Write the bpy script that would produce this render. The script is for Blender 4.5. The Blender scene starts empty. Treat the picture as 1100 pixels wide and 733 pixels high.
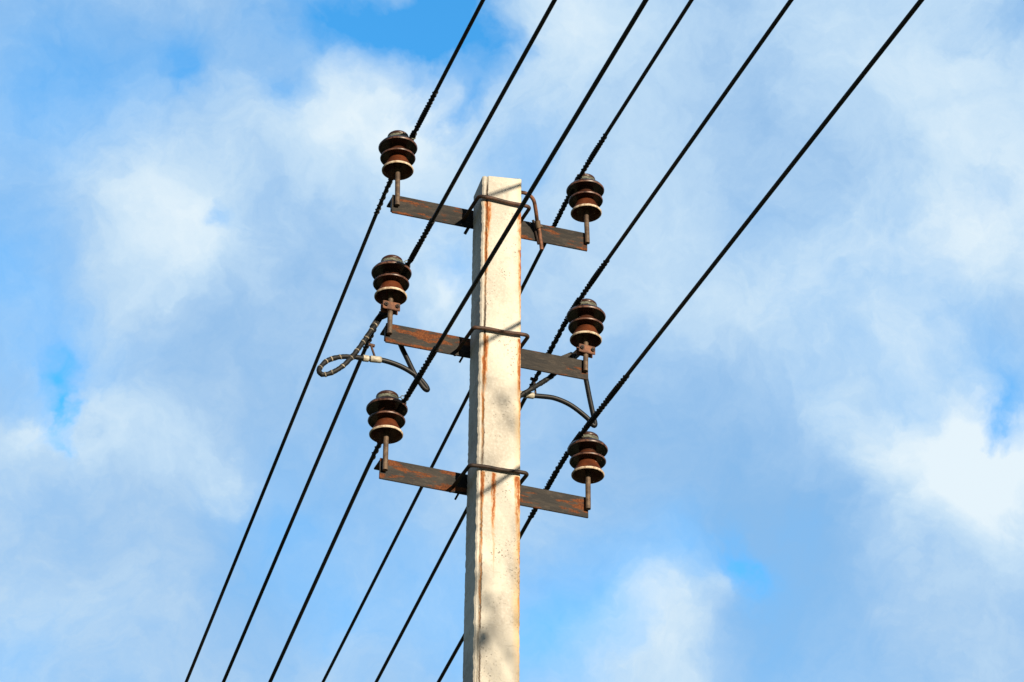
import bpy, bmesh, math, random
from mathutils import noise as mnoise
from mathutils import Vector, Matrix, Euler
R = math.radians
random.seed(7)
S = bpy.context.scene
COL = S.collection

# ------------------------------------------------------------------ camera
# world: x along the crossarms, y away from the viewer, z up, metres; the pole stands at the origin
cam = bpy.data.cameras.new('camera'); camo = bpy.data.objects.new('camera', cam); COL.objects.link(camo)
RT = Vector((0.93331, -0.35898554, 0.00786331)); UP = Vector((-0.19664868, -0.49268975, 0.84769458)); FW = Vector((0.30043592, 0.79270814, 0.5304263))
M = Matrix((RT, UP, -FW)).transposed().to_4x4(); M.translation = Vector((-2.66697792, -7.14826636, 1.6))
camo.matrix_world = M
cam.sensor_width = 36.0; cam.lens = 2653.03 / 1100 * 36.0
cam.clip_start = 0.05; cam.clip_end = 6000
S.camera = camo
S.view_settings.view_transform = 'Standard'; S.view_settings.look = 'None'
S.view_settings.exposure = 0.65; S.view_settings.gamma = 1.0; S.view_settings.use_curve_mapping = False

# ------------------------------------------------------------------ sun and sky
SUN_AZ, SUN_EL = 9.3, 9.9          # degrees: azimuth right of the pole's face normal, elevation
to_sun = Vector((math.sin(R(SUN_AZ))*math.cos(R(SUN_EL)), -math.cos(R(SUN_AZ))*math.cos(R(SUN_EL)), math.sin(R(SUN_EL))))
sl = bpy.data.lights.new('sun', 'SUN'); sl.energy = 5.0; sl.angle = R(0.5); sl.color = (1.0, 0.83, 0.62)
so = bpy.data.objects.new('sun', sl); so.rotation_euler = to_sun.to_track_quat('Z', 'Y').to_euler(); so.location = (3, -20, 12); COL.objects.link(so)

# CLOUDS BEGIN (azimuth deg, elevation deg, radius deg, weight, field)
CLOUDS = [
    (15.67, 39.58, 1.08, -0.8400000000000001, 'A'), (17.64, 39.09, 1.3, -1.064, 'A'), (19.28, 39.56, 0.97, -0.672, 'A'), (19.2, 37.54, 0.6, -0.784, 'A'),
    (13.78, 39.11, 1.3, -0.28, 'A'), (19.72, 38.61, 0.65, -0.336, 'A'), (7.02, 37.4, 2.38, -0.6160000000000001, 'A'), (9.81, 38.25, 1.94, -0.22400000000000003, 'A'),
    (11.25, 38.59, 0.82, -0.5040000000000001, 'A'), (11.34, 37.86, 0.35, -0.336, 'A'), (13.65, 37.68, 0.56, -0.44800000000000006, 'A'), (12.5, 34.59, 0.43, -0.5040000000000001, 'A'),
    (14.24, 37.12, 0.65, -0.22400000000000003, 'A'), (8.73, 30.97, 0.43, -0.672, 'A'), (8.93, 30.25, 0.26, -0.784, 'A'), (8.96, 29.82, 0.22, -0.672, 'A'),
    (8.99, 29.4, 0.19, -0.56, 'A'), (8.13, 31.23, 0.97, -0.336, 'A'), (7.02, 32.82, 1.3, -0.44800000000000006, 'A'), (9.78, 30.86, 1.08, -0.168, 'A'),
    (19.31, 33.67, 0.76, -0.56, 'A'), (18.34, 35.26, 0.65, -0.28, 'A'), (21.38, 36.27, 0.97, -0.392, 'A'), (33.37, 29.73, 0.52, -0.784, 'A'),
    (33.99, 30.2, 0.76, -0.56, 'A'), (33.98, 31.06, 1.08, -0.336, 'A'), (30.85, 30.46, 1.08, -0.22400000000000003, 'A'), (32.24, 33.03, 1.94, -0.24640000000000004, 'A'),
    (34.52, 34.94, 0.86, -0.28, 'A'), (28.95, 33.05, 1.51, -0.168, 'A'), (35.39, 38.97, 0.97, -0.336, 'A'), (26.6, 27.1, 0.52, -0.56, 'A'),
    (27.17, 26.7, 0.54, -0.392, 'A'), (22.97, 26.47, 1.62, -0.392, 'A'), (21.3, 25.3, 1.3, -0.336, 'A'), (25.04, 27.4, 0.86, -0.336, 'A'),
    (29.0, 24.08, 1.94, -0.11200000000000002, 'A'), (18.19, 26.1, 1.73, -0.24640000000000004, 'A'), (14.74, 27.68, 1.51, -0.22400000000000003, 'A'), (8.6, 23.65, 1.73, -0.13440000000000002, 'A'),
    (15.82, 25.81, 0.86, -0.168, 'A'), (17.03, 37.58, 1.74, 0.7200000000000001, 'W'), (15.29, 37.39, 1.12, 0.27, 'W'), (18.29, 36.66, 1.68, 0.36000000000000004, 'W'),
    (11.39, 34.12, 1.26, 0.7200000000000001, 'W'), (10.98, 33.22, 1.54, 0.405, 'W'), (9.26, 36.49, 1.97, 0.315, 'W'), (8.43, 36.82, 1.68, 0.225, 'W'),
    (14.05, 36.25, 1.68, 0.27, 'W'), (12.69, 36.58, 1.68, 0.18000000000000002, 'W'), (18.95, 32.9, 0.9, 0.7200000000000001, 'W'), (18.53, 33.65, 0.98, 0.27, 'W'),
    (8.46, 29.77, 0.42, 0.54, 'W'), (9.44, 29.65, 0.62, 0.405, 'W'), (11.04, 29.58, 1.26, 0.54, 'W'), (12.81, 28.96, 0.79, 0.7200000000000001, 'W'),
    (8.11, 28.88, 1.12, 0.315, 'W'), (22.61, 39.47, 1.68, 0.405, 'W'), (21.5, 39.05, 1.4, 0.36000000000000004, 'W'), (34.57, 37.06, 2.39, 0.54, 'W'),
    (31.81, 38.18, 2.25, 0.225, 'W'), (33.8, 33.42, 1.4, 0.49500000000000005, 'W'), (32.17, 32.39, 1.68, 0.36000000000000004, 'W'), (30.55, 33.8, 1.68, 0.315, 'W'),
    (26.14, 32.96, 1.97, 0.36000000000000004, 'W'), (28.64, 32.21, 1.4, 0.315, 'W'), (23.1, 35.62, 1.68, 0.27, 'W'), (31.89, 29.85, 1.26, 0.675, 'W'),
    (33.46, 28.87, 1.4, 0.855, 'W'), (32.25, 28.76, 1.68, 0.63, 'W'), (33.56, 27.8, 1.4, 0.54, 'W'), (31.85, 27.3, 1.68, 0.36000000000000004, 'W'),
    (30.21, 30.18, 1.26, 0.36000000000000004, 'W'), (34.4, 34.11, 1.12, 0.36000000000000004, 'W'), (26.09, 26.52, 0.62, 0.49500000000000005, 'W'), (24.76, 26.13, 1.68, 0.27, 'W'),
    (25.67, 25.04, 0.95, 0.36000000000000004, 'W'), (23.43, 25.08, 1.68, 0.27, 'W'), (24.15, 25.71, 1.4, 0.315, 'W'), (20.46, 34.98, 1.4, 0.18000000000000002, 'W'),
    (8.72, 26.18, 1.68, 0.18000000000000002, 'W'), (11.11, 25.75, 1.12, 0.135, 'W'), (22.55, 33.47, 1.12, 0.18000000000000002, 'W'), (12.71, 31.21, 1.94, -0.35, 'W'),
    (12.4, 26.9, 2.59, -0.35, 'W'), (15.37, 29.0, 1.94, -0.25, 'W'), (9.04, 27.27, 1.3, -0.15, 'W'), (16.71, 26.91, 1.94, -0.25, 'W'),
    (28.02, 26.88, 2.38, -0.45, 'W'), (29.07, 25.13, 2.38, -0.4, 'W'), (26.92, 28.63, 1.94, -0.35, 'W'), (26.03, 30.6, 1.51, -0.3, 'W'),
    (23.27, 30.23, 1.51, -0.3, 'W'), (29.42, 35.59, 1.51, -0.2, 'W'), (8.43, 38.52, 1.73, -0.2, 'W'), (15.29, 33.74, 1.3, -0.2, 'W'),
    (22.99, 27.65, 1.3, -0.2, 'W'), (29.82, 28.49, 1.3, -0.2, 'W'), (12.24, 38.25, 1.08, -0.2, 'W'),
]
# CLOUDS END

W = bpy.data.worlds.new('World'); S.world = W; W.use_nodes = True
nt = W.node_tree; nt.nodes.clear()
def N(t, **k):
    n = nt.nodes.new(t)
    for a, b in k.items(): setattr(n, a, b)
    return n
def mth(tree, op, a, b=None, c=None, clamp=False):
    n = tree.nodes.new('ShaderNodeMath'); n.operation = op; n.use_clamp = clamp
    for i, v in enumerate((a, b, c)):
        if v is None: continue
        if isinstance(v, (int, float)): n.inputs[i].default_value = v
        else: tree.links.new(v, n.inputs[i])
    return n.outputs[0]
def sky_noise(vec, scale, detail, rough=.55, off=0.0):
    mp = N('ShaderNodeMapping'); nt.links.new(vec, mp.inputs[0]); mp.inputs['Location'].default_value = (off, off*.7, -off)
    n = N('ShaderNodeTexNoise'); n.inputs['Scale'].default_value = scale; n.inputs['Detail'].default_value = detail; n.inputs['Roughness'].default_value = rough
    nt.links.new(mp.outputs[0], n.inputs['Vector']); return n
tc = N('ShaderNodeTexCoord'); gen = tc.outputs['Generated']
nm = N('ShaderNodeVectorMath', operation='NORMALIZE'); nt.links.new(gen, nm.inputs[0]); D0 = nm.outputs[0]
def warp(vec, scale, detail, amount, off):
    n = sky_noise(vec, scale, detail, .55, off)
    s = N('ShaderNodeVectorMath', operation='SUBTRACT'); nt.links.new(n.outputs['Color'], s.inputs[0]); s.inputs[1].default_value = (.5, .5, .5)
    q = N('ShaderNodeVectorMath', operation='SCALE'); nt.links.new(s.outputs[0], q.inputs[0]); q.inputs['Scale'].default_value = amount
    a = N('ShaderNodeVectorMath', operation='ADD'); nt.links.new(vec, a.inputs[0]); nt.links.new(q.outputs[0], a.inputs[1]); return a.outputs[0]
D1 = warp(warp(D0, 14, 6, .075, 3.1), 60, 5, .016, 6.2)
acc = {'A': None, 'W': None}
for az, el, rad, w, k in CLOUDS:
    c = Vector((math.sin(R(az))*math.cos(R(el)), math.cos(R(az))*math.cos(R(el)), math.sin(R(el))))
    d = N('ShaderNodeVectorMath', operation='DISTANCE'); nt.links.new(D1, d.inputs[0]); d.inputs[1].default_value = c
    x = mth(nt, 'DIVIDE', d.outputs['Value'], R(rad)*1.05)
    g = mth(nt, 'EXPONENT', mth(nt, 'MULTIPLY', mth(nt, 'MULTIPLY', x, x), -1.0))
    acc[k] = mth(nt, 'MULTIPLY_ADD', g, w, acc[k] if acc[k] is not None else 0.0)
def n01(o, gain, bias): return mth(nt, 'MULTIPLY_ADD', o, gain, bias)
nA = sky_noise(D0, 9, 7, .55, 1.3).outputs['Fac']; nB = sky_noise(D1, 22, 9, .64, 5.0).outputs['Fac']; nC = sky_noise(D0, 5, 4, .5, 8.0).outputs['Fac']
A = mth(nt, 'ADD', acc['A'], .96)
A = mth(nt, 'ADD', A, n01(nA, .40, -.20)); A = mth(nt, 'ADD', A, n01(nB, .50, -.25))
Wf = mth(nt, 'MULTIPLY_ADD', acc['W'], .52, .38)
Wf = mth(nt, 'ADD', Wf, n01(nA, .30, -.15)); Wf = mth(nt, 'ADD', Wf, n01(nB, .80, -.40))
A = mth(nt, 'ADD', A, mth(nt, 'MULTIPLY', acc['W'], .22))
A = mth(nt, 'MAXIMUM', mth(nt, 'MINIMUM', A, 1.0), 0.0)
sky = N('ShaderNodeTexSky'); sky.sky_type = 'NISHITA'; sky.sun_disc = False
sky.sun_elevation = R(SUN_EL); sky.sun_rotation = R(180 - SUN_AZ)
sky.air_density = 1.0; sky.dust_density = 0.3; sky.ozone_density = 2.0; sky.altitude = 200
K = 10.0/2**.65   # background strength 0.1, so cloud radiance is given times ten
ramp = N('ShaderNodeValToRGB'); nt.links.new(Wf, ramp.inputs[0])
cr = ramp.color_ramp; cr.interpolation = 'B_SPLINE'
cr.elements[0].position = 0.0; cr.elements[0].color = (.28, .475, .73, 1)
cr.elements[1].position = 1.0; cr.elements[1].color = (.84, .94, .99, 1)
e = cr.elements.new(.35); e.color = (.385, .60, .87, 1)
e = cr.elements.new(.65); e.color = (.555, .755, .94, 1)
# unseen sky away from the view axis is dimmed to cut the fill light
dq = N('ShaderNodeVectorMath', operation='DOT_PRODUCT'); nt.links.new(D0, dq.inputs[0]); dq.inputs[1].default_value = FW
far_q = N('ShaderNodeMapRange', interpolation_type='SMOOTHSTEP'); nt.links.new(dq.outputs['Value'], far_q.inputs[0])
for i_, v_ in enumerate((.35, .93, .38, 1.0)): far_q.inputs[i_+1].default_value = v_
cm = N('ShaderNodeVectorMath', operation='SCALE'); nt.links.new(ramp.outputs[0], cm.inputs[0]); nt.links.new(mth(nt, 'MULTIPLY', far_q.outputs[0], K), cm.inputs['Scale'])
skyg = N('ShaderNodeVectorMath', operation='MULTIPLY'); nt.links.new(sky.outputs[0], skyg.inputs[0]); skyg.inputs[1].default_value = (.62, 1.95, 2.55)
mix = N('ShaderNodeMix', data_type='RGBA'); nt.links.new(A, mix.inputs['Factor']); skyq = N('ShaderNodeVectorMath', operation='SCALE'); nt.links.new(skyg.outputs[0], skyq.inputs[0]); nt.links.new(far_q.outputs[0], skyq.inputs['Scale']); nt.links.new(skyq.outputs[0], mix.inputs['A']); nt.links.new(cm.outputs[0], mix.inputs['B'])
bg = N('ShaderNodeBackground'); bg.inputs['Strength'].default_value = 0.1; nt.links.new(mix.outputs['Result'], bg.inputs['Color'])
ow = N('ShaderNodeOutputWorld'); nt.links.new(bg.outputs[0], ow.inputs[0])

# ------------------------------------------------------------------ material helpers
class Mat:
    def __init__(s, name, rough=.6, metal=0.0, spec=.5):
        s.m = bpy.data.materials.new(name); s.m.use_nodes = True; s.t = s.m.node_tree
        s.b = s.t.nodes['Principled BSDF']; s.b.inputs['Roughness'].default_value = rough
        s.b.inputs['Metallic'].default_value = metal; s.b.inputs['Specular IOR Level'].default_value = spec
        tcn = s.t.nodes.new('ShaderNodeTexCoord'); s.P = tcn.outputs['Object']
        sp = s.t.nodes.new('ShaderNodeSeparateXYZ'); s.t.links.new(s.P, sp.inputs[0]); s.X, s.Y, s.Z = sp.outputs
        oi = s.t.nodes.new('ShaderNodeObjectInfo'); s.rnd = oi.outputs['Random']
    def link(s, a, b): s.t.links.new(a, b)
    def k(s, op, *a, clamp=False): return mth(s.t, op, *a, clamp=clamp)
    def scaled(s, sx, sy, sz, off=0.0, seed=False):
        mp = s.t.nodes.new('ShaderNodeMapping'); s.link(s.P, mp.inputs[0]); mp.inputs['Scale'].default_value = (sx, sy, sz); mp.inputs['Location'].default_value = (off, off, off)
        if seed:
            ad = s.t.nodes.new('ShaderNodeVectorMath'); ad.operation = 'ADD'; cb = s.t.nodes.new('ShaderNodeCombineXYZ')
            r = s.k('MULTIPLY', s.rnd, 37.0)
            for i in range(3): s.link(r, cb.inputs[i])
            s.link(mp.outputs[0], ad.inputs[0]); s.link(cb.outputs[0], ad.inputs[1]); return ad.outputs[0]
        return mp.outputs[0]
    def noise(s, scale, detail=5, rough=.55, vec=None, off=0.0):
        n = s.t.nodes.new('ShaderNodeTexNoise'); n.inputs['Scale'].default_value = scale; n.inputs['Detail'].default_value = detail; n.inputs['Roughness'].default_value = rough
        s.link(vec if vec is not None else s.scaled(1, 1, 1, off), n.inputs['Vector']); return n.outputs['Fac']
    def vor(s, scale, vec=None):
        n = s.t.nodes.new('ShaderNodeTexVoronoi'); n.inputs['Scale'].default_value = scale
        s.link(vec if vec is not None else s.P, n.inputs['Vector']); return n.outputs['Distance'], n.outputs['Color']
    def rng(s, v, a, b, c=0.0, d=1.0, smooth=True):
        n = s.t.nodes.new('ShaderNodeMapRange'); n.interpolation_type = 'SMOOTHSTEP' if smooth else 'LINEAR'
        s.link(v, n.inputs[0])
        for i, x in enumerate((a, b, c, d)): n.inputs[i+1].default_value = x
        return n.outputs[0]
    def mix(s, f, a, b):
        n = s.t.nodes.new('ShaderNodeMix'); n.data_type = 'RGBA'
        for sock, v in (('Factor', f), ('A', a), ('B', b)):
            if isinstance(v, tuple): n.inputs[sock].default_value = (*v, 1)
            elif isinstance(v, float): n.inputs[sock].default_value = v
            else: s.link(v, n.inputs[sock])
        return n.outputs['Result']
    def col(s, c):
        if isinstance(c, tuple): s.b.inputs['Base Color'].default_value = (*c, 1)
        else: s.link(c, s.b.inputs['Base Color'])
        return s
    def rough(s, v): s.link(v, s.b.inputs['Roughness']); return s
    def bump(s, h, dist, strength=1.0):
        n = s.t.nodes.new('ShaderNodeBump'); n.inputs['Distance'].default_value = dist; n.inputs['Strength'].default_value = strength
        s.link(h, n.inputs['Height']); s.link(n.outputs[0], s.b.inputs['Normal']); return s

# concrete of the pole: pits, seam dirt, rust runs below each strap and down the right arris
def m_concrete():
    m = Mat('weathered_concrete', .92, 0, .2)
    big = m.noise(5, 4, .5, m.scaled(1, 1, .45)); fine = m.noise(90, 4, .6); med = m.noise(34, 8, .7)
    c = m.mix(m.rng(big, .38, .60), (.54, .52, .455), (.39, .37, .325))
    c = m.mix(m.rng(med, .50, .70, 0, .55), c, (.28, .265, .235))
    c = m.mix(m.rng(m.noise(150, 5, .75, None, 31), .56, .72, 0, .6), c, (.22, .195, .16))
    c = m.mix(m.rng(fine, .45, .65, 0, .5), c, (.52, .51, .47))
    front = m.rng(m.Y, .012, .004)
    # dirt line along the casting seam
    wob = m.noise(14, 5, .7, m.scaled(.2, .2, 1)); wob2 = m.noise(70, 3, .7, m.scaled(.2, .2, 1, 4))
    xs = m.k('ADD', m.X, m.k('MULTIPLY_ADD', wob, .012, -.006)); xs = m.k('ADD', xs, m.k('MULTIPLY_ADD', wob2, .007, -.0035))
    seam = m.rng(m.k('ABSOLUTE', m.k('ADD', xs, .0635)), .0010, .0050, 1, 0)
    seam = m.k('MULTIPLY', m.k('MULTIPLY', seam, front), m.rng(m.noise(9, 4, .6, m.scaled(.2, .2, 1, 9)), .36, .55, .12, .95))
    c = m.mix(seam, c, (.085, .06, .04))
    # yellowish iron bleed down the right arris
    yn = m.noise(6, 5, .6, m.scaled(2, 1, .35, 2)); edge = m.k('ADD', m.X, m.k('MULTIPLY_ADD', yn, .05, -.025))
    yl = m.k('MULTIPLY', m.rng(edge, .048, .084), m.rng(m.noise(3.3, 3, .5, m.scaled(.1, .1, 1, 7)), .3, .6, .25, .9))
    c = m.mix(m.k('MULTIPLY', yl, .75), c, (.55, .36, .12))
    # rust runs: (x centre, half width, top z, length, strength)
    runs = [(-.058, .0085, 6.984, .23, .95), (-.062, .0050, 6.85, .42, .7), (.070, .0075, 6.98, .24, .75), (.074, .0060, 6.80, .45, .75), (.0775, .0045, 6.99, .9, .5),
            (-.060, .0060, 6.396, .40, .95), (-.066, .0040, 6.30, .55, .6), (.073, .0060, 6.405, .44, .95), (.0765, .0055, 6.2, .45, .5), (.010, .0040, 6.38, .05, .2),
            (-.0640, .0048, 5.824, .28, .9), (-.022, .0058, 5.826, .36, .98), (-.018, .0040, 5.72, .42, .45), (.070, .0085, 5.828, .30, .95), (.0765, .0045, 5.66, .8, .45), (-.066, .0035, 5.62, .6, .5)]
    wv = m.k('MULTIPLY_ADD', m.noise(16, 4, .6, m.scaled(.15, .15, 1, 5)), .016, -.008)
    br = m.noise(60, 6, .75, m.scaled(1.6, 1, .38, 3))
    tot = None
    for xc, hw, zt, ln, st in runs:
        dx = m.k('ABSOLUTE', m.k('SUBTRACT', m.k('ADD', m.X, wv), xc))
        t = m.k('DIVIDE', m.k('SUBTRACT', zt, m.Z), ln)                       # 0 at the strap, 1 at the tail
        wd = m.k('MULTIPLY_ADD', t, -.55*hw, hw*1.15)
        prof = m.k('SUBTRACT', 1.0, m.k('DIVIDE', dx, m.k('MULTIPLY', wd, 2.0)), clamp=True)
        fade = m.k('MULTIPLY', m.rng(t, 0.0, .03), m.rng(t, .15, 1.0, 1, 0))
        v = m.k('MULTIPLY', m.k('MULTIPLY', prof, fade), st*1.5)
        tot = v if tot is None else m.k('MAXIMUM', tot, v)
    tot = m.k('MULTIPLY', m.k('MULTIPLY', tot, m.rng(br, .33, .60, .12, 1.25)), front, clamp=True)
    c = m.mix(m.rng(tot, .02, .6, 0, .75), c, (.42, .20, .06)); c = m.mix(m.rng(tot, .45, 1.0, 0, .92), c, (.24, .065, .015))
    # pits
    d, vc = m.vor(75); sp = m.t.nodes.new('ShaderNodeSeparateColor'); m.link(vc, sp.inputs[0])
    pit = m.k('MULTIPLY', m.rng(d, .16, .26, 1, 0), m.rng(sp.outputs[0], .83, .87))
    d2, vc2 = m.vor(150, m.scaled(1, 1, 1, 6)); sp2 = m.t.nodes.new('ShaderNodeSeparateColor'); m.link(vc2, sp2.inputs[0])
    pit2 = m.k('MULTIPLY', m.rng(d2, .18, .34, 1, 0), m.rng(sp2.outputs[1], .86, .9))
    pits = m.k('MULTIPLY', m.k('MAXIMUM', pit, pit2), m.rng(m.noise(7, 3, .5, None, 11), .46, .62))
    c = m.mix(m.k('MULTIPLY', pits, .62), c, (.11, .085, .06))
    # hairline cracks
    cn = m.t.nodes.new('ShaderNodeTexVoronoi'); cn.feature = 'DISTANCE_TO_EDGE'; cn.inputs['Scale'].default_value = 3.2
    wn = m.t.nodes.new('ShaderNodeTexNoise'); wn.inputs['Scale'].default_value = 12; m.link(m.P, wn.inputs['Vector'])
    av = m.t.nodes.new('ShaderNodeVectorMath'); av.operation = 'ADD'; m.link(m.scaled(1, 1, 2.2), av.inputs[0]); sc = m.t.nodes.new('ShaderNodeVectorMath'); sc.operation = 'SCALE'; sc.inputs['Scale'].default_value = .25
    m.link(wn.outputs['Color'], sc.inputs[0]); m.link(sc.outputs[0], av.inputs[1]); m.link(av.outputs[0], cn.inputs['Vector'])
    crk = m.k('MULTIPLY', m.rng(cn.outputs['Distance'], .001, .006, 1, 0), m.rng(m.Z, 5.75, 5.4, 0, .6))
    crk = m.k('MULTIPLY', crk, m.rng(m.noise(6, 3, .5, None, 21), .5, .6))
    c = m.mix(crk, c, (.16, .13, .10))
    m.col(c)
    h = m.k('ADD', m.k('MULTIPLY', fine, .35), m.k('MULTIPLY', med, .8)); h = m.k('SUBTRACT', h, m.k('MULTIPLY', m.k('MAXIMUM', pits, seam), 1.0))
    m.bump(h, .0035, .8); return m.m

# old paint over rusting steel
def m_steel(name='painted_rusty_steel', rust=.535, dark=(.005, .0045, .004), mid=(.015, .012, .009), rustc=(.16, .055, .019)):
    m = Mat(name, .75, 0, .22)
    v = m.scaled(2.2, 2.2, 11, 0, True); a = m.noise(3.2, 7, .65, v); v2 = m.scaled(6, 6, 16, 3, True); b = m.noise(4.5, 6, .7, v2); f = m.noise(160, 3, .6)
    c = m.mix(m.rng(a, .45, .56), dark, mid)
    c = m.mix(m.rng(b, .54, .60, 0, .6), c, (.036, .028, .020))
    v3 = m.scaled(2.8, 2.8, 13, 8, True); q = m.noise(2.6, 6, .62, v3)
    rm = m.rng(q, rust, rust + .07)
    c = m.mix(m.k('MULTIPLY', rm, .9), c, m.mix(m.rng(f, .35, .65), rustc, (.085, .028, .012)))
    m.col(c); m.rough(m.rng(rm, 0, 1, .55, .9)); m.bump(m.k('ADD', m.k('MULTIPLY', f, .3), m.k('MULTIPLY', b, .7)), .0015, .7); return m.m

def m_rod(name='rusty_rod_steel', base=(.085, .040, .025), alt=(.030, .018, .013)):
    m = Mat(name, .62, .15, .4); a = m.noise(38, 6, .65, m.scaled(1, 1, 1, 0, True)); f = m.noise(210, 3)
    m.col(m.mix(m.rng(a, .38, .62), base, alt)); m.bump(m.k('ADD', f, a), .001, .6); return m.m

def m_glaze():
    m = Mat('brown_glazed_porcelain', .3, 0, .45)
    a = m.noise(22, 5, .6, m.scaled(1, 1, 1, 0, True)); f = m.noise(130, 4, .6, m.scaled(1, 1, 1, 0, True))
    c = m.mix(m.rng(a, .35, .7), (.108, .030, .011), (.055, .016, .007))
    dn = m.noise(55, 4, .7, m.scaled(1, 1, 1, 3, True))
    c = m.mix(m.rng(dn, .60, .72, 0, .65), c, (.07, .045, .032))
    rad = m.k('SQRT', m.k('ADD', m.k('MULTIPLY', m.X, m.X), m.k('MULTIPLY', m.Y, m.Y)))
    soot_shade = m.rng(m.k('ADD', rad, m.k('MULTIPLY_ADD', a, .016, -.008)), .046, .056, 0, .93)
    soot_shade = m.k('MULTIPLY', soot_shade, m.rng(m.Z, .030, .050))
    c = m.mix(soot_shade, c, (.009, .005, .0038))  # sheds: weathering dirt plus underside shade, both put into the colour
    c = m.mix(m.rng(m.Z, .082, .092, 0, .72), c, (.020, .010, .007))  # upper neck, top shed and head: dirt and shade mixed into the colour
    d, vc = m.vor(95, m.scaled(1, 1, 1, 0, True)); sp = m.t.nodes.new('ShaderNodeSeparateColor'); m.link(vc, sp.inputs[0])
    c = m.mix(m.k('MULTIPLY', m.rng(d, .15, .25, 1, 0), m.rng(sp.outputs[0], .93, .95, 0, .8)), c, (.5, .42, .34))
    m.col(c); m.rough(m.rng(f, .35, .75, .28, .6)); m.bump(a, .002, .3); return m.m
def m_biscuit():
    m = Mat('unglazed_porcelain_rim', .8, 0, .3); f = m.noise(90, 5, .65, m.scaled(1, 1, 1, 0, True))
    m.col(m.mix(m.rng(f, .38, .66), (.58, .49, .37), (.28, .19, .12))); return m.m
def m_black(name, c0, c1, rough=.5, sc=60):
    m = Mat(name, rough, 0, .3); f = m.noise(sc, 5, .6); m.col(m.mix(m.rng(f, .35, .68), c0, c1)); m.bump(f, .001, .4); return m.m
def m_rim_glint():
    m = Mat('glaze_edge_glint', .4, 0, .5); f = m.noise(70, 5, .65, m.scaled(1, 1, 1, 0, True)); m.col(m.mix(m.rng(f, .40, .62), (.13, .06, .038), (.03, .013, .009))); return m.m  # rim highlight put into the colour as a paler, mottled brown
CONC = m_concrete(); STEEL = m_steel(); ROD = m_rod(); PINM = m_rod('weathered_pin_steel', (.14, .095, .06), (.06, .04, .028)); GLAZE = m_glaze(); RIMGLINT = m_rim_glint(); BISC = m_biscuit()
WIREM = m_black('weathered_wire_sheath', (.006, .006, .0065), (.012, .011, .011), .6, 40)
WRAPM = m_black('blackened_tie_wire', (.005, .005, .005), (.013, .011, .010), .5, 90)
CABLE = m_black('black_cable_sheath', (.003, .004, .0055), (.007, .009, .012), .5, 50)
TAPE = m_black('wound_insulating_tape', (.004, .005, .005), (.012, .013, .013), .6, 70)
BAND = m_black('pale_binding_band', (.33, .29, .22), (.10, .085, .06), .6, 90)
SLEEVE = m_black('cream_plastic_sleeve', (.40, .38, .31), (.22, .195, .155), .45, 60)
TIEAL = m_black('dull_aluminium_tie', (.20, .22, .17), (.07, .07, .055), .4, 80)
CLAMPM = m_rod('orange_rusted_clamp', (.17, .068, .032), (.07, .028, .015))
DARKROD = m_rod('blackened_rod_steel', (.035, .022, .016), (.014, .010, .009))
NUTM = m_rod('dark_rusted_nut', (.03, .016, .012), (.014, .009, .008))

# ------------------------------------------------------------------ mesh helpers
def finish(bm, name, mats, parent=None, loc=(0, 0, 0), smooth=None):
    bmesh.ops.recalc_face_normals(bm, faces=bm.faces[:])
    me = bpy.data.meshes.new(name); bm.to_mesh(me); bm.free()
    for x in (mats if isinstance(mats, (list, tuple)) else [mats]): me.materials.append(x)
    if smooth is not None:
        for p in me.polygons: p.use_smooth = True
        me.set_sharp_from_angle(angle=R(smooth))
    o = bpy.data.objects.new(name, me); COL.objects.link(o); o.parent = parent; o.location = loc; return o
def tag(o, label=None, cat=None, group=None, kind=None):
    for k, v in (('label', label), ('category', cat), ('group', group), ('kind', kind)):
        if v: o[k] = v
    return o
def box(bm, x0, x1, y0, y1, z0, z1, bev=0.0, mat=0):
    vs = [bm.verts.new((x, y, z)) for x in (x0, x1) for y in (y0, y1) for z in (z0, z1)]
    fs = [bm.faces.new([vs[i] for i in q]) for q in ((0, 1, 3, 2), (4, 6, 7, 5), (0, 4, 5, 1), (2, 3, 7, 6), (0, 2, 6, 4), (1, 5, 7, 3))]
    for f in fs: f.material_index = mat
    if bev: bmesh.ops.bevel(bm, geom=list({e for f in fs for e in f.edges}), offset=bev, segments=2, affect='EDGES')
def spline(pts, n=8):
    P = [Vector(p) for p in pts]; out = []
    for i in range(len(P)-1):
        a = P[max(i-1, 0)]; b = P[i]; c = P[i+1]; d = P[min(i+2, len(P)-1)]
        for k in range(n):
            t = k/n
            out.append(.5*((2*b) + (c-a)*t + (2*a-5*b+4*c-d)*t*t + (3*b-a-3*c+d)*t**3))
    out.append(P[-1]); return out
def tube(bm, pts, r, seg=10, mat=0, cap=True):
    pts = [Vector(p) for p in pts]; n = len(pts)
    rad = r if callable(r) else (lambda i: r)
    T = [(pts[min(i+1, n-1)] - pts[max(i-1, 0)]).normalized() for i in range(n)]
    nx = T[0].cross(Vector((0.3, .2, 1))).normalized(); rings = []
    for i in range(n):
        nx = (nx - T[i]*nx.dot(T[i])).normalized(); ny = T[i].cross(nx)
        rings.append([bm.verts.new(pts[i] + rad(i)*(math.cos(2*math.pi*j/seg)*nx + math.sin(2*math.pi*j/seg)*ny)) for j in range(seg)])
    for i in range(n-1):
        for j in range(seg):
            f = bm.faces.new((rings[i][j], rings[i][(j+1) % seg], rings[i+1][(j+1) % seg], rings[i+1][j])); f.material_index = mat
    if cap:
        bm.faces.new(rings[0][::-1]).material_index = mat; bm.faces.new(rings[-1]).material_index = mat
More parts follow.
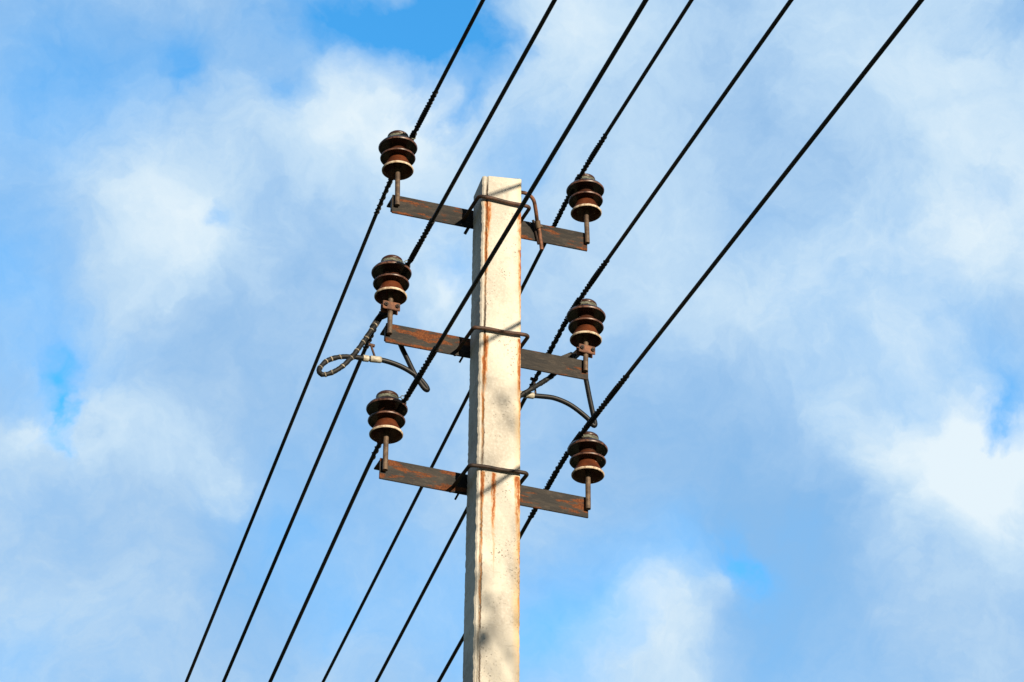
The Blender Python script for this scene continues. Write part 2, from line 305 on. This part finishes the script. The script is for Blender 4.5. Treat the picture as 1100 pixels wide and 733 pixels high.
def lathe(bm, prof, seg=48, mats=None, wob=0.0):
    rings = []
    for r, z in prof:
        if r < 1e-6: rings.append([bm.verts.new((0, 0, z))])
        else: rings.append([bm.verts.new((r*(1+wob*math.sin(3*2*math.pi*j/seg+z*40))*math.cos(2*math.pi*j/seg), r*(1+wob*math.sin(3*2*math.pi*j/seg+z*40))*math.sin(2*math.pi*j/seg), z)) for j in range(seg)])
    for i in range(len(rings)-1):
        a, b = rings[i], rings[i+1]
        for j in range(seg):
            k = (j+1) % seg
            if len(a) == 1 and len(b) == 1: continue
            q = (a[0], b[k], b[j]) if len(a) == 1 else ((a[j], a[k], b[0]) if len(b) == 1 else (a[j], a[k], b[k], b[j]))
            f = bm.faces.new(q); f.material_index = mats[i] if mats else 0
def helix(path, r, turns_len, step_per_turn=10, phase=0.0):
    """points winding round a path; turns_len(s) = pitch in metres"""
    P = [Vector(p) for p in path]; L = [0.0]
    for a, b in zip(P, P[1:]): L.append(L[-1] + (b-a).length)
    def at(s):
        for i in range(len(P)-1):
            if s <= L[i+1] or i == len(P)-2:
                t = (s-L[i])/(L[i+1]-L[i]); return P[i].lerp(P[i+1], t), (P[i+1]-P[i]).normalized()
    out = []; s = 0.0; ph = phase
    while s <= L[-1]:
        p, T = at(s); nx = T.cross(Vector((0, 0, 1))).normalized(); ny = T.cross(nx)
        out.append(p + r*(math.cos(ph)*nx + math.sin(ph)*ny))
        pit = turns_len(s) if callable(turns_len) else turns_len
        s += pit/step_per_turn; ph += 2*math.pi/step_per_turn
    return out

# ------------------------------------------------------------------ setting
bm = bmesh.new(); rg = [-2500, -400, -80, -20, 0, 20, 80, 400, 2500]
gv = [[bm.verts.new((x, y, 0)) for y in rg] for x in rg]
for i in range(8):
    for j in range(8): bm.faces.new((gv[i][j], gv[i+1][j], gv[i+1][j+1], gv[i][j+1]))
gm = Mat('grassy_ground', .95, 0, .2); a = gm.noise(.4, 8, .65); b = gm.noise(9, 6, .7)
gm.col(gm.mix(gm.rng(a, .4, .62), gm.mix(gm.rng(b, .35, .65), (.05, .08, .022), (.10, .12, .04)), (.19, .16, .10))); gm.bump(b, .03)
tag(finish(bm, 'ground', gm.m), kind='structure')

# ------------------------------------------------------------------ the pole
def root(name, loc):
    o = bpy.data.objects.new(name, None); o.empty_display_size = .3; o.location = loc; COL.objects.link(o); return o
pole = tag(root('utility_pole', (0, 0, 0)), 'pale concrete power pole with rust streaks, three rusty crossarms and six brown insulators', 'utility pole')
# shaft: trapezoid section, a raised casting lip down the front left arris, edges chipped
TOP = 7.092
def shaft():
    bm = bmesh.new(); rnd = random.Random(3); rows = []
    n = 760
    for i in range(n+1):
        z = -.35 + (TOP+.35)*i/n
        g = (TOP - z)                           # slight batter towards the ground
        L = -.0845 - .0012*g - (0.0006*g if z < 5 else 0); Rr = .0775 + .0028*g
        nz = lambda f, k: mnoise.noise(Vector((k*7.3, k*1.7, z*f)))
        wv = .0022*nz(6, 1) + .0018*nz(30, 2) + .0012*nz(110, 3); ew = .0016*nz(22, 4) + .0022*min(0, nz(60, 5)+.15) + .0012*nz(140, 6); rw_ = .0018*nz(35, 7) + .0014*nz(120, 8)
        ch = lambda s: (rnd.random()**3)*s
        j = lambda s: rnd.uniform(-s, s)
        bk = .155 + .004*g
        sx = -.0635 - .0035*max(0, g-.2) + wv
        pts = [(L + .0030 - ew*2 + ch(.001), .0085 + ch(.001)), (L + .0085 - ew*1.6, .0028 + j(.0006)), (sx - .004 + j(.0009), .0022 + j(.0007)), (sx - .0005 + j(.0006), .0065), (sx + .0030 + rw_, .0005 + ch(.0012)),
               (sx*.4 + Rr*.5, 0), (Rr - .010, 0.0), (Rr - .0030 - ch(.003) - abs(rw_), .0012 + ch(.001)), (Rr - ch(.0015) - abs(rw_)*.8, .0065),
               (Rr - .018, bk - .006), (Rr - .025, bk), (L + .028, bk), (L + .0195 + ch(.002), bk - .007)]
        rows.append([bm.verts.new((x, y, z)) for x, y in pts])
    m = len(rows[0])
    for a, b in zip(rows, rows[1:]):
        for k in range(m): bm.faces.new((a[k], a[(k+1) % m], b[(k+1) % m], b[k]))
    # slightly rounded, uneven top
    for v in rows[-1]: v.co.z = 7.094 + .16*(v.co.x+.084) + rnd.uniform(-.0025, .0025)
    tp = [bm.verts.new((v.co.x*.93, .078 + (v.co.y-.078)*.93, v.co.z + .004 + rnd.uniform(-.0015, .002))) for v in rows[-1]]
    for k in range(m): bm.faces.new((rows[-1][k], rows[-1][(k+1) % m], tp[(k+1) % m], tp[k]))
    bm.faces.new(tp); bm.faces.new(rows[0][::-1])
    return finish(bm, 'shaft', CONC, pole, smooth=16)
shaft()

# crossarms: steel angle, upright leg facing the viewer, top flange pointing back
ARMS = [(-.386, .4125, 6.956, 7.034), (-.390, .411, 6.378, 6.458), (-.392, .406, 5.803, 5.889)]
TILT = [(6.992, 7.016), (6.4145, 6.432), (5.847, 5.847)]      # centre height at the left and right end
for i, (x0, x1, z0, z1) in enumerate(ARMS):
    bm = bmesh.new(); th = .007; y = .161
    box(bm, x0, x1, y, y+th, z0, z1, .0012)
    box(bm, x0+.0015, x1-.0015, y+th-.001, y+.078, z1-th-.0015, z1-.0015, .0012)
    if i != 2: box(bm, x0-.001, x0+.006, y+.0005, y+th+.012, z0+.012, z1-.009, .001)      # burr left where the steel was cut
    for v in bm.verts:
        t = (v.co.x-x0)/(x1-x0); v.co.z = TILT[i][0] + (TILT[i][1]-TILT[i][0])*t + (v.co.z-(z0+z1)/2)*.083/(z1-z0)
    arm = finish(bm, 'crossarm', STEEL, pole, smooth=30)
    arm['label'] = ['topmost rusty steel crossarm', 'middle rusty steel crossarm', 'lowest rusty steel crossarm'][i]

# u-bolts round the pole
UB = [(-.100, .107, 6.988, 6.990), (-.110, .104, 6.402, 6.414), (-.115, .103, 5.828, 5.838)]
for i, (xl, xr, zl, zr) in enumerate(UB):
    bm = bmesh.new(); yf = -.011; yb = .196; rr = .014
    pts = [(xl, yb, zl)]; 
    for k in range(0, 6): pts.append((xl, .15-.024*k, zl))
    for k in range(0, 7):
        a = math.pi/2*k/6; pts.append((xl+rr-rr*math.cos(a), yf+rr-rr*math.sin(a), zl))
    for k in range(1, 10): t = k/10; pts.append((xl+rr+(xr-xl-2*rr)*t, yf - .001*math.sin(t*9), zl+(zr-zl)*t + .0012*math.sin(t*7)))
    for k in range(0, 7):
        a = math.pi/2*k/6; pts.append((xr-rr+rr*math.sin(a), yf+rr-rr*math.cos(a), zr))
    for k in range(0, 6): pts.append((xr, .03+.024*k, zr))
    pts.append((xr, yb, zr))
    tube(bm, pts, .0072, 12)
    ub = finish(bm, 'u_bolt', ROD if i < 2 else DARKROD, pole, smooth=50)
    for x, z in ((xl, zl), (xr, zr)):
        for yy in (.175,):
            bm = bmesh.new(); bmesh.ops.create_cone(bm, cap_ends=True, segments=6, radius1=.0115, radius2=.0115, depth=.010, matrix=Matrix.Translation((x, yy, z)) @ Matrix.Rotation(R(90), 4, 'X') @ Matrix.Rotation(R(17), 4, 'Z'))
            finish(bm, 'nut', NUTM, ub)
    # short stud below the arm
    bm = bmesh.new(); px = xl + .022; tube(bm, [(px-.006, .186, ARMS[i][2]-.012), (px+.004, .174, ARMS[i][2]+.012)], .0062 if i == 0 else .004, 8); finish(bm, 'bolt', NUTM, arm if i == 2 else [o for o in COL.objects if o.name.startswith('crossarm')][i], smooth=50)

# bent hook rod on the top arm
bm = bmesh.new()
hp = [(.060, .085, 7.085), (.085, .062, 7.098), (.1013, .060, 7.103), (.1166, .060, 7.1026), (.1358, .060, 7.0945), (.153, .070, 7.084), (.166, .087, 7.066), (.1775, .105, 7.048), (.1885, .125, 7.034), (.199, .138, 7.020), (.210, .146, 6.977), (.2166, .148, 6.922)]
tube(bm, spline(hp, 5), .0075, 10); hk = finish(bm, 'hook_rod', m_rod('orange_rusted_rod', (.20, .085, .045), (.07, .035, .02)), pole, smooth=50)
bm = bmesh.new(); tube(bm, [(.189, .124, 7.036), (.199, .138, 7.014)], .0108, 12)
tube(bm, [(.193, .130, 7.024), (.216, .142, 7.024)], .006, 8); finish(bm, 'clip', PINM, hk, smooth=40)
bm = bmesh.new(); tube(bm, spline([(.180, .148, 7.052), (.1867, .152, 7.036), (.1954, .154, 6.998), (.206, .154, 6.950)], 4), .0055, 8); finish(bm, 'tail_rod', NUTM, hk, smooth=40)

# insulators
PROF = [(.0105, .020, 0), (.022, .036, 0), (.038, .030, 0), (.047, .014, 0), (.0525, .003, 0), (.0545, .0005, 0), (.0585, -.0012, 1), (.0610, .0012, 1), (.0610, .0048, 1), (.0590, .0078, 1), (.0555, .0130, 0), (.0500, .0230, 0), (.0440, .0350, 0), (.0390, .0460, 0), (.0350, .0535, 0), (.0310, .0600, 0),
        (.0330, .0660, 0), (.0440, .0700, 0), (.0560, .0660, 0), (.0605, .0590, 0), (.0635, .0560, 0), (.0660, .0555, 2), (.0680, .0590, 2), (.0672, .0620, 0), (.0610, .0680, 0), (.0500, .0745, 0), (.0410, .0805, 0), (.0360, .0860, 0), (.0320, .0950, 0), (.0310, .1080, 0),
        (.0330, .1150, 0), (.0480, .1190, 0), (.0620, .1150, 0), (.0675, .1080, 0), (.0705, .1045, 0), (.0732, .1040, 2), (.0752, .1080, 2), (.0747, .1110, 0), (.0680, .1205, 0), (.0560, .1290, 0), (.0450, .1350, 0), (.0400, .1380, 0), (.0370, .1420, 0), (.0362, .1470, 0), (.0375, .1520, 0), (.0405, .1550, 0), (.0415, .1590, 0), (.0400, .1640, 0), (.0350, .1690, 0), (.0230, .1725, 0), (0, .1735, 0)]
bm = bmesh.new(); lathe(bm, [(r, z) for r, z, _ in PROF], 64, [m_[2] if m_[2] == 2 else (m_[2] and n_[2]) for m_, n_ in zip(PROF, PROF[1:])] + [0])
ins0 = finish(bm, 'insulator', [GLAZE, BISC, RIMGLINT], pole, smooth=50)
def band_tie(side):
    bm = bmesh.new()
    for k in range(3):
        pts = [(.0395*math.cos(a), .0395*math.sin(a), .1425+.0042*k+.0012*math.sin(a*2+k)) for a in [2*math.pi*j/40 for j in range(41)]]
        tube(bm, pts, .0026, 6, cap=False)
    # loose twisted end standing off as a small eye
    cx, cz = (.052 if side == 'L' else -.034), .155
    ring = [(cx + .0095*math.cos(a), -.026 + .003*math.sin(a), cz + .0095*math.sin(a)) for a in [2*math.pi*j/18 for j in range(19)]]
    tube(bm, ring, .0017, 6, cap=False); tube(bm, [(cx-.010, -.026, cz), (.030 if side == 'L' else -.02, -.028, .147)], .0017, 6)
    return bm
TIES = {s: None for s in 'LR'}
INS = [(0, 'L', -.3732, 7.1377), (1, 'L', -.3807, 6.5617), (2, 'L', -.3769, 5.9769), (0, 'R', .4040, 7.1406), (1, 'R', .3974, 6.5540), (2, 'R', .4005, 5.9723)]
LAB = {(0, 'L'): 'insulator at the left end of the top crossarm', (1, 'L'): 'insulator at the left end of the middle crossarm', (2, 'L'): 'insulator at the left end of the lowest crossarm',
       (0, 'R'): 'insulator at the right end of the top crossarm', (1, 'R'): 'insulator at the right end of the middle crossarm', (2, 'R'): 'insulator at the right end of the lowest crossarm'}
proto = {}
for n, (i, s, x, z) in enumerate(INS):
    o = ins0
    if n: o = ins0.copy(); COL.objects.link(o)
    o.parent = pole; o.location = (x, .15, z); o.rotation_euler = (random.uniform(-.03, .03), random.uniform(-.03, .03), random.uniform(0, 6)*0)
    o['label'] = LAB[(i, s)]
    if s in proto:
        t = proto[s].copy(); COL.objects.link(t)
    else:
        t = proto[s] = finish(band_tie(s), 'tie_band', TIEAL, None, smooth=50)
    t.parent = o
    pb = TILT[i][s == 'R'] - .0415 + .028 - z
    bm = bmesh.new(); tube(bm, [(0, -.001, .03), (0, 0, 0), (0, -.0005, pb*.5), (0, 0, pb+.001), (0, 0, pb)], .0098, 14); finish(bm, 'pin', PINM, o, smooth=50)
    bm = bmesh.new(); box(bm, -.007, .004, .0085, .0125, pb+.002, TILT[i][s == 'R'] + .037 - z, .0008); finish(bm, 'weld_bead', NUTM, o)
    if i == 1:      # clamp with two bolts on the middle arm's pins
        bm = bmesh.new(); zc = -.046
        box(bm, -.033, .033, -.0165, -.0095, zc-.017, zc+.017, .0015); box(bm, -.033, .033, .0095, .0155, zc-.017, zc+.017, .0015)
        tube(bm, [(0, 0, zc-.017), (0, 0, zc+.017)], .0130, 14)
        finish(bm, 'pin_clamp', CLAMPM, o, smooth=40)
        for bx in (-.022, .022):
            bm = bmesh.new(); bmesh.ops.create_cone(bm, cap_ends=True, segments=6, radius1=.0085, radius2=.0085, depth=.007, matrix=Matrix.Translation((bx, -.0200, zc)) @ Matrix.Rotation(R(90), 4, 'X') @ Matrix.Rotation(R(10 if bx > 0 else 25), 4, 'Z'))
            tube(bm, [(bx, -.028, zc), (bx, .022, zc)], .0045, 10); finish(bm, 'clamp_bolt', NUTM, o, smooth=30)

# ------------------------------------------------------------------ wires
# (arm, side, x, z near at y=.15, y/z at the near frame edge, z of the far line at y=.15, y/z at the far frame edge)
WIRES = [(0, 'L', -.3262, 7.298, -.646, 7.376, 7.356, 3.248, 6.320), (1, 'L', -.3337, 6.685, -1.357, 6.821, 6.755, 2.490, 6.003), (2, 'L', -.3299, 6.097, -2.061, 6.275, 6.152, 1.719, 5.683),
         (0, 'R', .3600, 7.281, -.951, 7.350, 7.278, 3.347, 6.477), (1, 'R', .3534, 6.701, -1.694, 6.770, 6.711, 2.479, 6.114), (2, 'R', .3565, 6.115, -2.451, 6.183, 6.134, 1.640, 5.766)]
WL = {(0, 'L'): 'black overhead wire tied to the left insulator of the top crossarm', (1, 'L'): 'black overhead wire tied to the left insulator of the middle crossarm',
      (2, 'L'): 'black overhead wire tied to the left insulator of the lowest crossarm, crossing the pole', (0, 'R'): 'black overhead wire tied to the right insulator of the top crossarm',
      (1, 'R'): 'black overhead wire tied to the right insulator of the middle crossarm', (2, 'R'): 'rightmost black overhead wire, tied to the right insulator of the lowest crossarm'}
WRAP = {(0, 'L'): (-.14, .56), (1, 'L'): (-.17, .60), (2, 'L'): (-.24, .46), (0, 'R'): (-.16, .47), (1, 'R'): (-.17, .60), (2, 'R'): (-.32, .62)}
def wire_z(w, y):
    _, _, x, zn, yn, zne, zf, yf, zfe = w
    sn = (zne-zn)/(yn-.15); sf = (zfe-zf)/(yf-.15)
    a = zn + sn*(y-.15) + (.003*(y-yn)**2 if y < yn else 0)
    b = zf + sf*(y-.15) + (.0075*(y-yf)**2 if y > yf else 0)
    k = .012
    m = min(a, b); return m - k*math.log(math.exp(-(a-m)/k) + math.exp(-(b-m)/k))
def wire_pts(w, y0, y1, st):
    n = max(2, int(abs(y1-y0)/st)); return [(w[2], y0+(y1-y0)*i/n, wire_z(w, y0+(y1-y0)*i/n)) for i in range(n+1)]
for w in WIRES:
    key = (w[0], w[1]); bm = bmesh.new(); rw = .0076
    pts = wire_pts(w, -26, -3, 1.0)[:-1] + wire_pts(w, -3, -.6, .2)[:-1] + wire_pts(w, -.6, 1.0, .04)[:-1] + wire_pts(w, 1.0, 4, .3)[:-1] + wire_pts(w, 4, 21, 1.0)
    tube(bm, pts, rw, 12)
    o = finish(bm, 'overhead_wire', WIREM, None, smooth=60); tag(o, WL[key], 'wire', 'overhead wires strung through the insulators')
    ya, yb = WRAP[key]; rr = random.Random(w[0]*7+ord(w[1]))
    for (p, q) in ((.085, ya), (.20, yb)):
        bm = bmesh.new(); path = wire_pts(w, p, q, .03)
        ph = rr.uniform(0, 6); pit = .0155 if q < 0 else .026
        tube(bm, helix(path, rw+.0014, lambda s: pit*(1+.38*math.sin(s*31+ph)), 10, ph), .0024 if q < 0 else .0026, 6)
        if q > 0: tube(bm, helix(path[:len(path)*2//3], rw+.0012, lambda s: .034*(1+.2*math.sin(s*23)), 10, ph+2), .0028, 6)
        finish(bm, 'tie_wrap', WRAPM, o, smooth=60)
    # saddle of the tie where the wire bears on the groove
    bm = bmesh.new(); tube(bm, helix(wire_pts(w, .10, .21, .02), rw+.002, .012, 10, 1.0), .0032, 6); finish(bm, 'tie_saddle', WRAPM, o, smooth=60)

# ------------------------------------------------------------------ taped tap cables on the middle arm
def bands(o, path, s0, s1, gap, r, mt, hw=.0021):
    P = [Vector(p) for p in path]; L = [0.0]
    for a, b in zip(P, P[1:]): L.append(L[-1]+(b-a).length)
    s = s0
    rr = random.Random(5)
    while s < s1:
        for i in range(len(P)-1):
            if L[i] <= s <= L[i+1]:
                t = (s-L[i])/(L[i+1]-L[i]); p = P[i].lerp(P[i+1], t); T = (P[i+1]-P[i]).normalized(); T = (T+Vector((rr.uniform(-.25, .25), rr.uniform(-.25, .25), rr.uniform(-.25, .25)))).normalized()
                bm = bmesh.new(); tube(bm, [p-T*hw, p+T*hw], r, 12); finish(bm, 'binding_band', mt, o, smooth=40); break
        s += gap*rr.uniform(.6, 1.4)
def cable(label, drop, loop, sleeves, conn, tie, mband):
    """drop: plain cable from behind the arm to the sleeves; loop: taped cable from the sleeves to the tap connector"""
    bm = bmesh.new(); dp = spline(drop, 8); tube(bm, dp, .0096, 14)
    o = finish(bm, 'tap_cable', CABLE, None, smooth=60); tag(o, label, 'cable', 'tap cables looped below the middle crossarm')
    lp = spline(loop, 8); rj = random.Random(9); J = [rj.uniform(.90, 1.10) for _ in lp]
    bm = bmesh.new(); tube(bm, lp, lambda i: .0094*J[i], 12); finish(bm, 'taped_cable', TAPE, o, smooth=50)
    bands(o, lp, .05, 99, .038, .0104, mband)
    for a, b in sleeves:
        bm = bmesh.new(); tube(bm, [a, Vector(a).lerp(Vector(b), .04), Vector(a).lerp(Vector(b), .96), b], lambda i: .0112 if i in (0, 3) else .0125, 14); finish(bm, 'connector_sleeve', SLEEVE, o, smooth=40)
    for c, dr, ln, wd in conn:
        bm = bmesh.new(); box(bm, -wd, wd, -wd*.8, wd*.8, -ln/2, ln/2, .003)
        q = Vector(dr).normalized().to_track_quat('Z', 'Y').to_matrix().to_4x4(); bmesh.ops.transform(bm, matrix=Matrix.Translation(c) @ q, verts=bm.verts)
        finish(bm, 'tap_connector', WRAPM, o, smooth=30)
    bm = bmesh.new(); tube(bm, spline(tie, 5), .0042, 8); tube(bm, [Vector(tie[0])+Vector((-.010, 0, 0)), Vector(tie[0])+Vector((.014, 0, -.002))], .0062, 8); finish(bm, 'tie_rod', ROD, o, smooth=50)
    return o
Y = .22
cable('black tap cable with white bands, looped below the left end of the middle crossarm',
      [(-.335, .182, 6.440), (-.324, .205, 6.425), (-.311, Y, 6.407), (-.287, Y, 6.360), (-.253, Y, 6.296), (-.219, Y, 6.250), (-.204, Y, 6.243), (-.210, Y, 6.258), (-.235, Y, 6.284), (-.270, Y, 6.305), (-.318, Y, 6.322), (-.380, Y, 6.330), (-.440, Y, 6.323)],
      [(-.440, Y, 6.323), (-.490, Y, 6.319), (-.543, Y+.004, 6.309), (-.588, Y+.004, 6.283), (-.612, Y, 6.250), (-.620, Y-.006, 6.226), (-.606, Y-.012, 6.211), (-.571, Y-.018, 6.226), (-.531, Y-.025, 6.263), (-.491, Y-.022, 6.325), (-.458, Y-.015, 6.388), (-.428, Y-.01, 6.448), (-.400, Y, 6.500)],
      [((-.456, Y, 6.322), (-.434, Y, 6.324)), ((-.428, Y, 6.325), (-.386, Y, 6.330))],
      [((-.408, .225, 6.492), (.42, .05, .9), .062, .0150), ((-.374, .215, 6.530), (.6, -.3, .3), .050, .013)],
      [(-.424, .23, 6.392), (-.418, .228, 6.370), (-.407, .225, 6.336)], BAND)
Y = .22
cable('black tap cable looped between the pole and the right end of the middle crossarm',
      [(.398, .182, 6.455), (.412, .205, 6.450), (.424, Y, 6.440), (.440, Y, 6.350), (.456, Y, 6.270), (.461, Y, 6.240), (.452, Y, 6.236), (.427, Y, 6.263), (.363, Y, 6.302), (.299, Y, 6.318), (.240, Y, 6.314), (.200, Y, 6.308)],
      [(.200, Y, 6.308), (.130, Y+.005, 6.305), (.060, Y+.01, 6.285), (.030, Y+.01, 6.245), (.045, Y, 6.215), (.095, Y-.02, 6.232), (.150, Y-.03, 6.280), (.200, Y-.03, 6.325), (.250, Y-.02, 6.372), (.290, Y-.01, 6.415), (.325, Y, 6.470), (.350, Y+.01, 6.510)],
      [((.180, Y, 6.307), (.214, Y, 6.310)), ((.150, Y, 6.306), (.173, Y, 6.3065))],
      [((.352, .235, 6.515), (.75, 0, .5), .060, .0150), ((.388, .205, 6.530), (.5, -.3, .55), .055, .013)],
      [(.217, .235, 6.392), (.221, .228, 6.360), (.223, .222, 6.318)], TAPE)

# ------------------------------------------------------------------ the tree whose top dapples the lower pole, out of view behind the camera
def tree(loc, height, spots):
    rt = tag(root('broadleaf_tree', loc), 'leafy tree standing behind the viewer whose crown shades the lower pole', 'tree')
    rnd = random.Random(11); bm = bmesh.new()
    tr = spline([(0, 0, -.1), (.05, 0, 1.5), (-.05, .05, 3.2), (0, 0, height*.62), (.05, 0, height*.85)], 6)
    tube(bm, tr, lambda i: .17*(1-i/len(tr))+.02, 12); finish(bm, 'trunk', m_black('grey_bark', (.10, .085, .07), (.05, .04, .035), .9, 20), rt, smooth=60)
    bm = bmesh.new(); lf = bmesh.new()
    def leaf(c, s):
        e = Euler((rnd.uniform(0, 6), rnd.uniform(0, 6), rnd.uniform(0, 6))).to_matrix()
        q = [lf.verts.new(Vector(c) + e @ Vector(v)*s) for v in ((-1, 0, 0), (-.3, -.42, .06), (.5, -.38, .06), (1.1, 0, 0), (.5, .38, .06), (-.3, .42, .06))]; lf.faces.new(q)
    for k in range(46):
        a = rnd.uniform(0, 6.28); h = rnd.uniform(.38, .9)*height; L = 1.7*math.sin(math.pi*min(.98, max(.1, (h/height-.28)/.75)))+.25
        b = Vector((0, 0, h*.92)); t = Vector((math.cos(a)*L, math.sin(a)*L, min(h*1.0+.25*L, height-.45)))
        pp = spline([b, b.lerp(t, .5)+Vector((0, 0, .12)), t], 4); tube(bm, pp, lambda i: .032*(1-i/len(pp))+.005, 6)
        for _ in range(110):
            p = b.lerp(t, rnd.uniform(.3, 1.05)) + Vector([rnd.gauss(0, .22) for _ in range(3)])
            if p.z < height - .25: leaf(p, rnd.uniform(.035, .06))
    for sx, sy, sz, rad, n in spots:
        c = Vector((sx, sy, sz)) - Vector(loc); tube(bm, spline([(0, 0, height*.8), (c.x*.4, c.y*.4, c.z-.5), c], 4), .007, 5)
        for _ in range(n): leaf(c + Vector([rnd.gauss(0, rad) for _ in range(3)]), rnd.uniform(.03, .05))
    finish(bm, 'limbs', rt.children[0].data.materials[0], rt, smooth=60)
    finish(lf, 'foliage', m_black('green_leaves', (.05, .09, .02), (.09, .13, .03), .6, 9), rt)
def sunward(x, z, d): p = Vector((x, 0, z)) + to_sun*d; return p
TD = 8.5
sp = [(*sunward(-.005, 5.25, TD), .075, 10), (*sunward(-.02, 5.10, TD), .10, 14), (*sunward(-.07, 5.36, TD), .05, 8), (*sunward(-.065, 5.16, TD), .05, 6), (*sunward(0.0, 6.15, TD-.5), .06, 7), (*sunward(-.03, 5.80, TD), .06, 3), (*sunward(.0, 4.86, TD), .08, 14), (*sunward(.05, 5.5, TD), .05, 2)]
base = sunward(0, 5.3, TD)
tree((base.x+.3, base.y, 0), base.z - .35, sp)
